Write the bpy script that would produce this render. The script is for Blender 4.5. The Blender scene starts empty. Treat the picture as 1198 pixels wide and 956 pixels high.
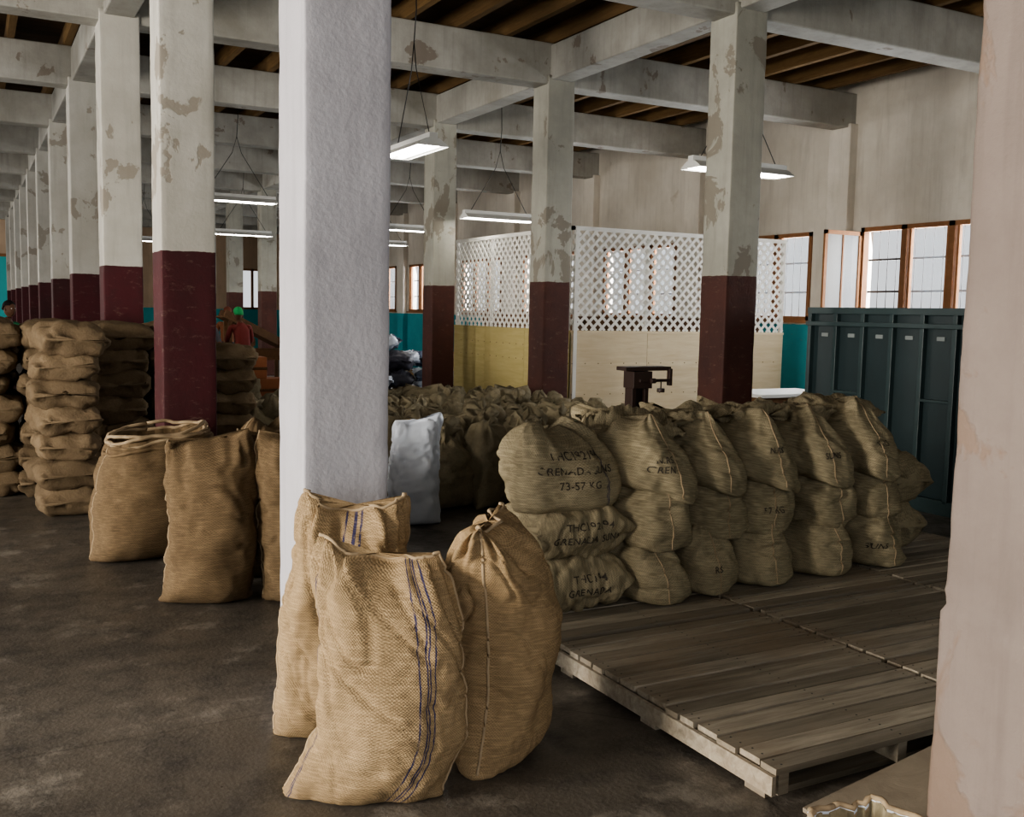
import bpy, bmesh, math, random
from mathutils import Vector, Matrix, noise
from mathutils.bvhtree import BVHTree
random.seed(7)
scene = bpy.context.scene
COL = scene.collection
pi = math.pi

# ------------------------------------------------------------------ materials
class NT:
    def __init__(s, name):
        s.m = bpy.data.materials.new(name); s.m.use_nodes = True
        s.t = s.m.node_tree; s.n = s.t.nodes; s.l = s.t.links
        s.b = s.n['Principled BSDF']
    def new(s, typ, **kw):
        n = s.n.new(typ)
        for k, v in kw.items(): setattr(n, k, v)
        return n
    def put(s, sock, v):
        if isinstance(v, bpy.types.NodeSocket): s.l.new(v, sock)
        elif isinstance(v, (tuple, list)) and len(v) == 3 and sock.type == 'RGBA': sock.default_value = (*v, 1)
        else: sock.default_value = v
    def math(s, op, a, b=None, c=None, clamp=False):
        n = s.new('ShaderNodeMath', operation=op); n.use_clamp = clamp
        s.put(n.inputs[0], a)
        if b is not None: s.put(n.inputs[1], b)
        if c is not None: s.put(n.inputs[2], c)
        return n.outputs[0]
    def pos(s): return s.new('ShaderNodeNewGeometry').outputs['Position']
    def objc(s): return s.new('ShaderNodeTexCoord').outputs['Object']
    def uv(s): return s.new('ShaderNodeTexCoord').outputs['UV']
    def island(s): return s.new('ShaderNodeNewGeometry').outputs['Random Per Island']
    def sep(s, v):
        n = s.new('ShaderNodeSeparateXYZ'); s.l.new(v, n.inputs[0]); return n.outputs
    def scale(s, v, sc):
        n = s.new('ShaderNodeVectorMath', operation='MULTIPLY'); s.l.new(v, n.inputs[0]); n.inputs[1].default_value = sc
        return n.outputs[0]
    def noise(s, v, scale=5, detail=4, rough=.55, dist=0):
        n = s.new('ShaderNodeTexNoise'); s.l.new(v, n.inputs['Vector'])
        n.inputs['Scale'].default_value = scale; n.inputs['Detail'].default_value = detail
        n.inputs['Roughness'].default_value = rough; n.inputs['Distortion'].default_value = dist
        return n.outputs['Fac']
    def ramp(s, f, lo, hi, a=0., b=1.):
        n = s.new('ShaderNodeMapRange'); s.put(n.inputs[0], f)
        n.inputs[1].default_value = lo; n.inputs[2].default_value = hi
        n.inputs[3].default_value = a; n.inputs[4].default_value = b
        return n.outputs[0]
    def mix(s, f, a, b, mode='MIX'):
        n = s.new('ShaderNodeMix', data_type='RGBA', blend_type=mode)
        s.put(n.inputs[0], f); s.put(n.inputs[6], a); s.put(n.inputs[7], b)
        return n.outputs[2]
    def bump(s, h, strength=.3, dist=.01, prev=None):
        n = s.new('ShaderNodeBump'); s.l.new(h, n.inputs['Height'])
        n.inputs['Strength'].default_value = strength; n.inputs['Distance'].default_value = dist
        if prev is not None: s.l.new(prev, n.inputs['Normal'])
        s.l.new(n.outputs[0], s.b.inputs['Normal']); return n.outputs[0]
    def out(s, col, rough=.8, spec=.3, metal=0):
        s.put(s.b.inputs['Base Color'], col); s.put(s.b.inputs['Roughness'], rough)
        s.b.inputs['Specular IOR Level'].default_value = spec
        s.b.inputs['Metallic'].default_value = metal
        return s.m

def simple(name, col, rough=.6, var=.25, sc=8, spec=.3, metal=0):
    t = NT(name); o = t.objc(); f = t.noise(o, sc, 5)
    c = t.mix(f, tuple(x*(1-var) for x in col), tuple(min(1, x*(1+var)) for x in col))
    t.bump(f, .15, .005)
    return t.out(c, rough, spec, metal)

def plaster(name, base, dark, zpaint=None, low=None, low2=None, peel=.6, patchcol=(.30,.25,.19), soft=.02, bump=.45, streakamt=.3, band=0, low_patch=0):
    t = NT(name); p = t.pos(); z = t.sep(p)[2]
    n1 = t.noise(p, 1.3, 6, .6); n2 = t.noise(p, 7, 6, .65); n3 = t.noise(p, 45, 3)
    c = t.mix(t.ramp(n1, .35, .7), base, dark)
    c = t.mix(t.ramp(n2, .45, .8, 0, .4), c, dark)
    streak = t.noise(t.scale(p, (9, 9, .7)), 1.5, 4, .6)
    c = t.mix(t.ramp(streak, .5, .75, 0, streakamt), c, tuple(.6*x for x in dark))
    pm = t.noise(t.scale(p, (1, 1, .8)), 2.6, 5, .62, .4)
    if band:   # flaking concentrated at hand/forklift height above the dado
        bz = t.math('SUBTRACT', 1.0, t.math('DIVIDE', t.math('ABSOLUTE', t.math('SUBTRACT', z, 2.75)), .75), clamp=True)
        pm = t.math('ADD', pm, t.math('MULTIPLY', bz, band))
    if low_patch:
        lz = t.ramp(z, .9, .3, 0, 1)
        pm = t.math('ADD', pm, t.math('MULTIPLY', lz, low_patch))
    m = t.ramp(pm, peel, peel+soft)
    c = t.mix(t.math('MULTIPLY', m, .75), c, patchcol)
    if zpaint is not None:
        zz = t.math('ADD', z, t.math('MULTIPLY', t.math('SUBTRACT', n2, .5), .03))
        k = t.math('GREATER_THAN', zz, zpaint)
        lc = t.mix(t.ramp(n1, .35, .7), low, low2)
        lc = t.mix(t.ramp(n2, .5, .75, 0, .6), lc, low2)
        scuff = t.ramp(t.noise(t.scale(p, (3, 3, 8)), 3, 6, .75), .58, .68, 0, .4)
        lc = t.mix(scuff, lc, (.20,.14,.11))
        c = t.mix(k, lc, c)
    h = t.math('ADD', t.math('MULTIPLY', n2, .6), t.math('MULTIPLY', n3, .25))
    h = t.math('SUBTRACT', h, t.math('MULTIPLY', m, .25))
    t.bump(h, bump, .012)
    return t.out(c, .70, .3)

M_col = plaster('column_paint', (.56,.545,.50), (.41,.39,.345), 1.965, (.070,.013,.017), (.045,.015,.016), .61, (.27,.235,.19), band=.075)
M_colw = plaster('column_paint_worn', (.40,.39,.34), (.27,.265,.23), 1.965, (.092,.034,.025), (.048,.021,.018), .575, (.19,.165,.13), band=.02)
M_near = plaster('column_white', (.42,.41,.44), (.345,.335,.36), None, peel=.70, patchcol=(.33,.31,.29), bump=.55, streakamt=.3, low_patch=.06)
M_pillar = plaster('pillar_plaster', (.215,.175,.155), (.155,.125,.110), None, peel=.57, patchcol=(.185,.130,.098), bump=.9, soft=.04, low_patch=.06)
M_beam = plaster('beam_plaster', (.42,.41,.38), (.25,.24,.21), None, peel=.63, patchcol=(.18,.145,.115))
M_wall = plaster('wall_paint', (.68,.635,.57), (.55,.505,.44), 1.5, (.025,.33,.38), (.02,.25,.30), .66, (.45,.39,.32), soft=.12)
M_wallback = plaster('wall_far_paint', (.62,.46,.33), (.52,.38,.27), 1.5, (.04,.42,.45), (.03,.32,.36), .72)

def floor_mat():
    t = NT('concrete_floor'); p = t.pos()
    n1 = t.noise(p, .7, 6, .6, .5); n2 = t.noise(p, 4, 8, .7); n3 = t.noise(p, 60, 3)
    c = t.mix(t.ramp(n1, .3, .7), (.070,.061,.051), (.145,.127,.106))
    c = t.mix(t.ramp(n2, .46, .68, 0, .85), c, (.034,.031,.028))
    c = t.mix(t.ramp(t.noise(p, 2.2, 8, .7), .55, .65, 0, .75), c, (.26,.235,.20))
    c = t.mix(t.ramp(n3, .5, .8, 0, .4), c, (.22,.20,.18))
    v = t.new('ShaderNodeTexVoronoi', feature='DISTANCE_TO_EDGE'); v.inputs['Scale'].default_value = .45
    t.l.new(p, v.inputs['Vector'])
    c = t.mix(t.ramp(v.outputs['Distance'], .0, .004, .5, 0), c, (.02,.017,.014))
    t.bump(t.math('ADD', n2, t.math('MULTIPLY', n3, .3)), .5, .014)
    return t.out(c, t.ramp(n2, .3, .7, .26, .58), .5)
M_floor = floor_mat()

def wood(name, c1, c2, grain=(1.2,14,14), rough=.75, stain=None, dk=.45, isl=.6):
    t = NT(name); p = t.objc(); r = t.island()
    off = t.new('ShaderNodeVectorMath', operation='ADD'); t.l.new(t.scale(p, grain), off.inputs[0])
    cb = t.new('ShaderNodeCombineXYZ'); t.l.new(t.math('MULTIPLY', r, 37), cb.inputs[0]); t.l.new(t.math('MULTIPLY', r, 91), cb.inputs[1])
    t.l.new(cb.outputs[0], off.inputs[1])
    g = t.noise(off.outputs[0], 2.2, 7, .65, .6)
    c = t.mix(t.ramp(g, .3, .7), c1, c2)
    c = t.mix(t.ramp(r, 0, 1, 0, isl), c, tuple(dk*x for x in c1))
    c = t.mix(t.ramp(t.noise(p, 1.6, 5), .5, .75, 0, .6), c, stain or tuple(.6*x for x in c2))
    t.bump(g, .5, .006)
    return t.out(c, rough, .25)
M_pallet = wood('pallet_wood', (.27,.235,.185), (.64,.57,.46), stain=(.32,.235,.155), rough=.5, dk=.45, isl=.7)
M_joist = wood('joist_wood', (.15,.09,.04), (.27,.17,.075), (14,1.2,14))
M_ceil = wood('ceiling_boards', (.060,.038,.020), (.11,.068,.034), (1.2,14,14))
M_frame = wood('window_frame_wood', (.27,.125,.06), (.38,.19,.09), (6,6,6))
M_dwood = wood('dark_wood', (.12,.06,.03), (.2,.11,.05), (6,6,6))
M_ply = wood('bare_plywood', (.66,.53,.34), (.84,.73,.54), (1,6,9), stain=(.66,.52,.32), dk=.85)
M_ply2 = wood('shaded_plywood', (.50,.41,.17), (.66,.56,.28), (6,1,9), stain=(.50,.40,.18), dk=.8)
M_plygrey = wood('grey_plywood', (.27,.22,.17), (.40,.34,.26), (3,5,5))
M_lat = simple('lattice_white', (.80,.78,.73), .6, .08)
M_white = simple('white_paint', (.72,.72,.70), .5, .06)
M_steel = simple('dark_teal_steel', (.020,.036,.040), .42, .3, 3, .5)
M_steel2 = simple('dark_teal_steel_trim', (.031,.054,.057), .4, .25, 5, .5)
M_label = simple('label_grey', (.25,.28,.28), .6, .1)
M_iron = simple('black_iron', (.02,.02,.022), .45, .3, 10, .5, .3)
M_scale = simple('scale_brown', (.035,.020,.016), .5, .3, 10, .4)
M_plas = simple('white_polysack', (.66,.71,.80), .35, .08, 12, .5)
M_cyan = simple('cyan_paint', (.05,.50,.52), .5, .1, 2)
M_card = simple('orange_board', (.34,.13,.06), .7, .2)

def emis(name, col, st):
    t = NT(name); t.b.inputs['Emission Color'].default_value = (*col, 1); t.b.inputs['Emission Strength'].default_value = st
    return t.out(col, .5)
M_tube = emis('fluorescent_tube', (1.0,.96,.88), 20)

def glass():
    t = NT('dusty_glass'); t.b.inputs['Alpha'].default_value = .12
    return t.out((.75,.8,.85), .3, .5)
M_glass = glass()

def burlap(name, c1, c2, K=105, stripes=(), bumpst=.6, weave=True, var=.30, grime=None):
    t = NT(name); uv = t.uv(); s = t.sep(uv); p = t.objc()
    big = t.noise(p, 5, 5, .6); fine = t.noise(p, 70, 3, .6)
    c = t.mix(t.ramp(big, .35, .7), c1, c2)
    c = t.mix(t.ramp(fine, .35, .75, 0, .4), c, tuple(.5*x for x in c1))
    if grime: c = t.mix(t.ramp(t.noise(p, 9, 6, .7), .5, .72, 0, .7), c, grime)
    r = t.island()
    c = t.mix(t.ramp(r, 0, 1, 0, var), c, tuple(.5*x for x in c2))
    if weave:
        jit = t.math('MULTIPLY', t.noise(p, 14, 2), .02)
        a = t.math('SINE', t.math('MULTIPLY', t.math('ADD', s[0], jit), 2*pi*K))
        b = t.math('SINE', t.math('MULTIPLY', t.math('ADD', s[1], jit), 2*pi*K))
        w = t.math('MULTIPLY', a, b)
        w01 = t.ramp(w, -1, 1)
        c = t.mix(t.ramp(w01, 0, .6, .62, 0), c, tuple(.26*x for x in c1))
        slub = t.noise(t.scale(uv, (12, 160, 1)), 1, 3, .6)
        c = t.mix(t.ramp(slub, .45, .7, 0, .4), c, tuple(min(1, 1.4*x) for x in c1))
        if stripes:
            tot = None
            dash = t.ramp(t.noise(t.scale(uv, (60, 9, 1)), 3, 3), .36, .5, .15, .95)
            for u0, hw in stripes:
                m = t.math('LESS_THAN', t.math('ABSOLUTE', t.math('SUBTRACT', s[0], u0)), hw)
                tot = m if tot is None else t.math('MAXIMUM', tot, m)
            c = t.mix(t.math('MULTIPLY', tot, dash), c, (.035,.035,.085))
        hh = t.math('ADD', w01, t.math('MULTIPLY', fine, .8))
        t.bump(hh, bumpst, .003)
    else:
        t.bump(t.math('ADD', fine, t.math('MULTIPLY', t.noise(p, 22, 3), .8)), .5, .008)
    return t.out(c, .92, .1)
T1, T2 = (.40,.29,.17), (.31,.22,.125)
G = (.18,.125,.075)
M_b_front = burlap('burlap_hero', T1, T2, stripes=((.085,.003),(.112,.003),(.122,.003),(.142,.003),(-.235,.003),(-.245,.003)), grime=G)
M_b_right = burlap('burlap_tan', (.38,.27,.155), (.29,.205,.115), stripes=((.33,.003),(.345,.003)), grime=G)
M_b_back = burlap('burlap_blue_line', T1, T2, stripes=((-.02,.003),(.0,.003),(.012,.003)), grime=G)
M_b_left = burlap('burlap_brown', (.215,.152,.090), (.15,.105,.062), K=80, grime=(.09,.062,.038))
M_b_pile = burlap('burlap_flat_sacks', (.235,.175,.112), (.165,.12,.075), weave=False, grime=(.10,.075,.048), var=.5)
M_b_stack = burlap('burlap_grey', (.42,.355,.235), (.30,.255,.165), K=80, stripes=((.12,.003),(.13,.003)), grime=(.17,.14,.09), var=.55)
M_b_field = burlap('burlap_field', (.40,.34,.23), (.28,.24,.16), weave=False, grime=(.16,.135,.09), var=.6)
M_ink = simple('black_ink', (.06,.05,.04), .9, .45, 30)
M_twine = simple('twine', (.33,.25,.16), .9, .3, 40)

# ------------------------------------------------------------------ mesh builder
class MB:
    def __init__(s): s.v = []; s.f = []; s.uv = []; s.m = []; s.sm = []
    def geo(s, verts, faces, uvs=None, M=None, mi=0, smooth=True):
        o = len(s.v)
        for v in verts:
            v = Vector(v); s.v.append(tuple(M @ v) if M else tuple(v))
        for k, f in enumerate(faces):
            s.f.append(tuple(i+o for i in f)); s.m.append(mi); s.sm.append(smooth)
            s.uv.append(uvs[k] if uvs else [(0, 0)]*len(f))
    def box(s, x0, x1, y0, y1, z0, z1, mi=0, M=None):
        v = [(x0,y0,z0),(x1,y0,z0),(x1,y1,z0),(x0,y1,z0),(x0,y0,z1),(x1,y0,z1),(x1,y1,z1),(x0,y1,z1)]
        f = [(0,3,2,1),(4,5,6,7),(0,1,5,4),(1,2,6,5),(2,3,7,6),(3,0,4,7)]
        s.geo(v, f, None, M, mi, False)
    def beam(s, p, q, w, t, mi=0, up=Vector((0,0,1))):
        p = Vector(p); q = Vector(q); d = (q-p); L = d.length; d.normalize()
        if abs(d.dot(up)) > .98: up = Vector((0,1,0))
        a = d.cross(up).normalized(); b = a.cross(d)
        M = Matrix(((d.x,a.x,b.x,p.x),(d.y,a.y,b.y,p.y),(d.z,a.z,b.z,p.z),(0,0,0,1)))
        s.box(0, L, -w/2, w/2, -t/2, t/2, mi, M)
    def tube(s, pts, rad, n=8, mi=0):
        pts = [Vector(p) for p in pts]; rr = rad if isinstance(rad, (list, tuple)) else [rad]*len(pts)
        vs = []; fs = []
        for k, p in enumerate(pts):
            d = (pts[min(k+1, len(pts)-1)]-pts[max(k-1, 0)]).normalized()
            up = Vector((0,0,1)) if abs(d.z) < .9 else Vector((0,1,0))
            a = d.cross(up).normalized(); b = a.cross(d)
            for i in range(n):
                t = 2*pi*i/n; vs.append(p+(a*math.cos(t)+b*math.sin(t))*rr[k])
        for k in range(len(pts)-1):
            for i in range(n):
                fs.append((k*n+i, k*n+(i+1) % n, (k+1)*n+(i+1) % n, (k+1)*n+i))
        fs.append(tuple(range(n))[::-1]); fs.append(tuple((len(pts)-1)*n+i for i in range(n)))
        s.geo(vs, fs, None, None, mi, True)
    def rough_post(s, x0, x1, y0, y1, z0, z1, r=.015, amp=.004, seed=0, mi=0, wid=None, dz=.03):
        """rounded-corner plastered post with slightly uneven faces"""
        ring = []; cx, cy = (x0+x1)/2, (y0+y1)/2; hx, hy = (x1-x0)/2, (y1-y0)/2; ns = 10
        cor = [(1,1,0),(-1,1,90),(-1,-1,180),(1,-1,270)]
        for a in range(4):
            sx, sy, a0 = cor[a]
            for k in range(4):
                t = math.radians(a0+30*k); ring.append((sx*(hx-r)+r*math.cos(t), sy*(hy-r)+r*math.sin(t)))
            nx_, ny_, _ = cor[(a+1) % 4]
            p = ring[-1]; t = math.radians(a0+90); q = (nx_*(hx-r)+r*math.cos(t), ny_*(hy-r)+r*math.sin(t))
            for k in range(1, ns): ring.append((p[0]+(q[0]-p[0])*k/ns, p[1]+(q[1]-p[1])*k/ns))
        n = len(ring); vs = []; fs = []; m = int((z1-z0)/dz)+1
        for j in range(m+1):
            z = z0+(z1-z0)*j/m
            for (x, y) in ring:
                d = amp*noise.noise(Vector((x*5+seed, y*5, z*2.5)))+amp*.4*noise.noise(Vector((x*22+seed, y*22, z*20)))
                ed = max(0, 1-min(abs(abs(x)-hx)+abs(abs(y)-hy), .05)/.05)
                d -= amp*1.8*ed*max(0, noise.noise(Vector((seed, x*3, z*9))))
                if wid: d += wid(x, y, z)
                L = math.hypot(x/hx, y/hy); vs.append((cx+x+d*x/hx/L*1.2, cy+y+d*y/hy/L*1.2, z))
        for j in range(m):
            for i in range(n): fs.append((j*n+i, j*n+(i+1) % n, (j+1)*n+(i+1) % n, (j+1)*n+i))
        fs.append(tuple(range(n))[::-1]); fs.append(tuple(m*n+i for i in range(n)))
        s.geo(vs, fs, None, None, mi, True); s.sm[-1] = s.sm[-2] = False
    def ellip(s, c, r, mi=0, n=14, m=9, fn=None):
        vs = []; fs = []
        for j in range(m+1):
            ph = pi*j/m
            for i in range(n):
                t = 2*pi*i/n
                d = Vector((math.sin(ph)*math.cos(t), math.sin(ph)*math.sin(t), math.cos(ph)))
                q = Vector((d.x*r[0], d.y*r[1], d.z*r[2]))
                if fn: q = fn(q, d)
                vs.append(q+Vector(c))
        for j in range(m):
            for i in range(n):
                fs.append((j*n+i, (j+1)*n+i, (j+1)*n+(i+1) % n, j*n+(i+1) % n))
        s.geo(vs, fs, None, None, mi, True)
    def build(s, name, mats, bevel=0, parent=None):
        me = bpy.data.meshes.new(name); me.from_pydata(s.v, [], s.f)
        for m in mats: me.materials.append(m)
        me.polygons.foreach_set('material_index', s.m)
        me.polygons.foreach_set('use_smooth', s.sm)
        ul = me.uv_layers.new(name='UVMap'); k = 0
        for u in s.uv:
            for c in u: ul.data[k].uv = c; k += 1
        me.update()
        ob = bpy.data.objects.new(name, me); COL.objects.link(ob)
        if bevel:
            b = ob.modifiers.new('bevel', 'BEVEL'); b.width = bevel; b.segments = 2; b.limit_method = 'ANGLE'
        if parent: ob.parent = parent
        return ob

def sst(x, a, b):
    t = max(0, min(1, (x-a)/(b-a))); return t*t*(3-2*t)
def spow(x, p): return math.copysign(abs(x)**p, x)

# ------------------------------------------------------------------ sacks
def sack(w, d, h, seed=0, nu=40, nv=30, top='sewn', bend=None, lump=.02, crease=.008, fold=.012, ear=.05, n=2.5, foot=.45, s0=.58, bear=.05):
    """standing sack: local x = wide, y = deep, z = up, base on z=0"""
    vs = []; fs = []; uvs = []
    per = pi*(w+d)/2*1.08; hk = h/.8
    for j in range(nv+1):
        s = j/nv
        z = h*s
        q0 = min(s/.17, 1)
        bt = (1-(1-q0)**2.2)**.5
        fa = .86+.14*bt; fb = foot+(1-foot)*bt
        bulge = 1+.05*math.sin(pi*min(1, s*1.05))
        tt = 0
        if top == 'sewn':
            q = max(0, (s-s0)/(1-s0)); prof = (1-min(1, q)**2.3)**.62
            fb *= .06+.94*prof; fa *= 1-.13*q**3; tt = sst(s, .76, 1.0)
        elif top == 'tied':
            t1 = sst(s, .60, .90); t2 = sst(s, .90, 1.0)
            fa *= 1-.70*t1+.28*t2; fb *= 1-.68*t1+.22*t2; tt = t1
        elif top == 'bunch':
            q = max(0, (s-.55)/.45); prof = (1-min(1, q)**2.0)**.6
            fb *= .20+.80*prof; fa *= .42+.58*prof; tt = sst(s, .66, 1)
        elif top == 'open':
            tt = sst(s, .6, 1)*.5; fa *= 1-.10*tt; fb *= 1-.2*tt
        a = w/2*fa*bulge; b = d/2*fb*bulge
        for i in range(nu):
            th = -pi/2+2*pi*i/nu-pi
            c, sn = math.cos(th), math.sin(th)
            x = a*spow(c, 2/n); y = b*spow(sn, 2/n)
            x += math.copysign(bear*abs(c)**10*math.exp(-s*14), c)
            N = Vector((c*1.4, sn*1.4, 0)); sh = s*hk
            r = lump*noise.noise(Vector((N.x+seed*3.1, N.y, sh*3.2)))
            r += crease*noise.noise(Vector((N.x*1.3+seed, N.y*1.3, sh*10)))*1.3
            r += crease*.6*noise.noise(Vector((N.x*5+seed, N.y*5, sh*20)))
            cr = noise.noise(Vector((N.x*1.1-seed, N.y*1.1+5, sh*7+N.x*2)))
            r -= crease*1.8*max(0, 1-abs(cr)*8)*(.4+.6*sst(s, .2, .7))
            damp = 1 if top != 'sewn' else min(1, .25+fb*1.4)
            r += tt*damp*fold*math.sin(th*9+seed+5*noise.noise(Vector((N.x+seed, N.y, s*2))))
            r += tt*damp*fold*.6*math.sin(th*17+seed*2+s*6)
            x += c*r; y += sn*r*(1 if top != 'sewn' else min(1, .2+fb*1.2))
            if top == 'sewn': y += tt*.022*math.sin(x*26+seed)+tt*.03*noise.noise(Vector((x*5, seed, 0)))
            zz = z
            if top in ('sewn', 'bunch'):
                zz += ear*abs(c)**3*tt - ear*.3*tt*(1-abs(c)) + tt*.035*noise.noise(Vector((c*2.5+seed, sn*.6, 1)))
            elif top == 'tied':
                zz += sst(s, .9, 1)*(.045*math.sin(th*3+seed)+.03*math.sin(th*7))
            elif top == 'open':
                zz += tt*.05*noise.noise(Vector((c*2+seed, sn*2, 1)))
            q_ = Vector((x, y, zz))
            if bend: q_ = bend(q_, s)
            vs.append(q_)
    for j in range(nv):
        for i in range(nu):
            fs.append((j*nu+i, j*nu+(i+1) % nu, (j+1)*nu+(i+1) % nu, (j+1)*nu+i))
            u0 = (i/nu-.5)*per; u1 = ((i+1)/nu-.5)*per; v0 = j/nv*h; v1 = (j+1)/nv*h
            uvs.append([(u0,v0),(u1,v0),(u1,v1),(u0,v1)])
    def cap(row, dz, flip):
        o = row*nu; c = sum((vs[o+i] for i in range(nu)), Vector())/nu; c.z += dz
        ci = len(vs); vs.append(c)
        for i in range(nu):
            f = (o+i, o+(i+1) % nu, ci)
            fs.append(f[::-1] if flip else f)
            uvs.append([(i*.03, 0), ((i+1)*.03, 0), (i*.03, .1)])
    cap(0, 0, True)
    vs[-1].z = 0
    if top == 'open':
        o = nv*nu; base = [vs[o+i].copy() for i in range(nu)]; cc = sum(base, Vector())/nu
        prev = o
        for k, (sc, dz) in enumerate(((.97, .015), (.92, .012), (.90, -.03), (.86, -.07))):
            st = len(vs)
            for i in range(nu):
                q = cc+(base[i]-cc)*sc; q.z = base[i].z+dz; vs.append(q)
            for i in range(nu):
                fs.append((prev+i, prev+(i+1) % nu, st+(i+1) % nu, st+i)); uvs.append([(i*.03,h+k*.02)]*4)
            prev = st
        c = cc.copy(); c.z -= .02; ci = len(vs); vs.append(c)
        for i in range(nu):
            fs.append((prev+i, prev+(i+1) % nu, ci)); uvs.append([(0,0)]*3)
    else:
        cap(nv, -.004 if top == 'sewn' else -.03, False)
    return vs, fs, uvs

def lying(L, w, t, seed=0, nu=36, nv=30, lump=.02, crease=.01, ear=.05, endth=.30, sag=0, n=2.6, ep=3.2):
    """lying sack: long axis local x, width y, thickness z, centred"""
    vs = []; fs = []; uvs = []; per = pi*(w+t)/2*1.1
    for j in range(nv+1):
        s = j/nv; s = .5-.5*math.cos(pi*s)*.35-.5*(1-2*s)*.65
        e = min(1, abs(2*s-1))
        fb = endth*.25+(1-endth*.25)*(1-e**ep)**.55 if e < 1 else endth*.25
        fa = .86+.14*(1-e**4)
        for i in range(nu):
            th = -pi/2+2*pi*i/nu-pi
            c, sn = math.cos(th), math.sin(th)
            y = w/2*fa*spow(c, 2/n); z = t/2*fb*spow(sn, 2/n)
            if z < 0: z = max(z*1.15, -t/2*1.02)
            x = L*(s-.5)+math.copysign(ear*abs(c)**5*e**6, s-.5) - math.copysign(ear*.4*(1-abs(c))*e**6, s-.5)
            r = lump*noise.noise(Vector((c*1.5+seed*2.3, sn*1.5, s*3.5)))
            r += crease*1.4*noise.noise(Vector((c*2+seed, sn*2, s*11)))
            cr = noise.noise(Vector((c*1.2-seed, sn*1.2+3, s*6)))
            r -= crease*1.7*max(0, 1-abs(cr)*6)
            r += e**4*.012*math.sin(th*8+seed)
            y += c*r; z += sn*r
            z -= sag*e**3
            vs.append(Vector((x, y, z)))
    for j in range(nv):
        for i in range(nu):
            fs.append((j*nu+i, j*nu+(i+1) % nu, (j+1)*nu+(i+1) % nu, (j+1)*nu+i)[::-1])
            u0 = (i/nu-.5)*per; u1 = ((i+1)/nu-.5)*per; v0 = j/nv*L; v1 = (j+1)/nv*L
            uvs.append([(u0,v0),(u1,v0),(u1,v1),(u0,v1)][::-1])
    for row, fl in ((0, False), (nv, True)):
        o = row*nu; c = sum((vs[o+i] for i in range(nu)), Vector())/nu; ci = len(vs); vs.append(c)
        for i in range(nu):
            f = (o+i, o+(i+1) % nu, ci); fs.append(f[::-1] if fl else f); uvs.append([(0,0)]*3)
    return vs, fs, uvs

def TR(x, y, z, yaw=0, rx=0, ry=0):
    return Matrix.Translation((x, y, z)) @ Matrix.Rotation(yaw, 4, 'Z') @ Matrix.Rotation(ry, 4, 'Y') @ Matrix.Rotation(rx, 4, 'X')

def seam(mb, vs, nu, nv, col, M, mi, rad=.004, j0=1, j1=None):
    pts = [M @ (vs[j*nu+col]) for j in range(j0, (j1 or nv)+1)]
    mb.tube(pts, rad, 6, mi)

# ---- foreground three sacks
def hero(name, mat, x, y, yaw, w, d, h, seed, bend, top='sewn', **kw):
    NU, NV = 128, 120
    vs, fs, uvs = sack(w, d, h, seed, NU, NV, top, bend, **kw)
    M = TR(x, y, 0, yaw); mb = MB(); mb.geo(vs, fs, uvs, M, 0)
    for colI in (NU//4, 3*NU//4):
        seam(mb, vs, NU, NV, colI, M, 1, rad=.0055, j0=3)
    if top == 'sewn':
        pts = [M @ (vs[NV*NU+i]+Vector((0,0,.003))) for i in range(NU//4, 3*NU//4+1)]
        mb.tube(pts, .007, 6, 1)
    return mb.build(name, [mat, M_twine])

def b1(q, s):
    return Vector((q.x + .060*math.sin(pi*s*.95) - .055*max(0, 1-s*3.5) - .03*s, q.y + .17*s*s - .03*math.sin(pi*s), q.z - (.10*q.x*s)))
hero('burlap_sack', M_b_front, 1.15, 3.03, -.50, .455, .31, .77, 1.3, b1, lump=.036, crease=.008, fold=.016, ear=.03, bear=.07)
def b2(q, s):
    return Vector((q.x + .05*math.sin(pi*s), q.y - .03*math.sin(pi*s)+.03*s*s, q.z + .05*q.y*s))
hero('burlap_sack', M_b_right, 1.645, 3.15, .88, .46, .37, .85, 4.7, b2, top='sewn', lump=.034, crease=.008, fold=.018, ear=.02, s0=.68)
def b3(q, s):
    return Vector((q.x - .02 + .07*s*s, q.y + .03*s, q.z))
hero('burlap_sack', M_b_back, 1.215, 3.56, -.30, .43, .25, .86, 8.2, b3, lump=.03, crease=.008, fold=.016, ear=.045, s0=.62)

# ---- left standing group
def stand(name, mat, x, y, yaw, w, d, h, seed, top, bend=None, NU=72, NV=64, **kw):
    vs, fs, uvs = sack(w, d, h, seed, NU, NV, top, bend, **kw)
    M = TR(x, y, 0, yaw); mb = MB(); mb.geo(vs, fs, uvs, M, 0)
    seam(mb, vs, NU, NV, NU//4, M, 1, rad=.005, j0=2)
    if top == 'open':
        for k in range(5):
            pts = []
            for i in range(NU+1):
                v = vs[(NV-1)*NU+i % NU].copy(); v.z += .024*k-.04+.014*math.sin(i*.26+k*2); v.x *= 1.03-.03*k; v.y *= 1.03-.03*k; pts.append(M @ v)
            mb.tube(pts, .012, 7, 1 if k > 1 else 0)
    return mb.build(name, [mat, M_twine])
stand('burlap_sack', M_b_left, .99, 6.74, .15, .68, .58, .76, 3.1, 'open', lambda q, s: Vector((q.x+.10*s-.02, q.y, q.z+.10*s*q.x)), foot=.5, lump=.035)
stand('burlap_sack', M_b_left, 1.12, 5.55, -.3, .47, .42, .875, 5.5, 'sewn', lambda q, s: Vector((q.x+.04*math.sin(pi*s), q.y+.05*s*s, q.z+.15*q.x*s)), ear=.03, lump=.035, crease=.010)
stand('burlap_sack', M_b_left, 1.60, 5.36, -.2, .42, .36, .88, 6.5, 'sewn', lambda q, s: Vector((q.x-.04*s, q.y+.04*s, q.z)), lump=.035, crease=.010)
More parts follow.
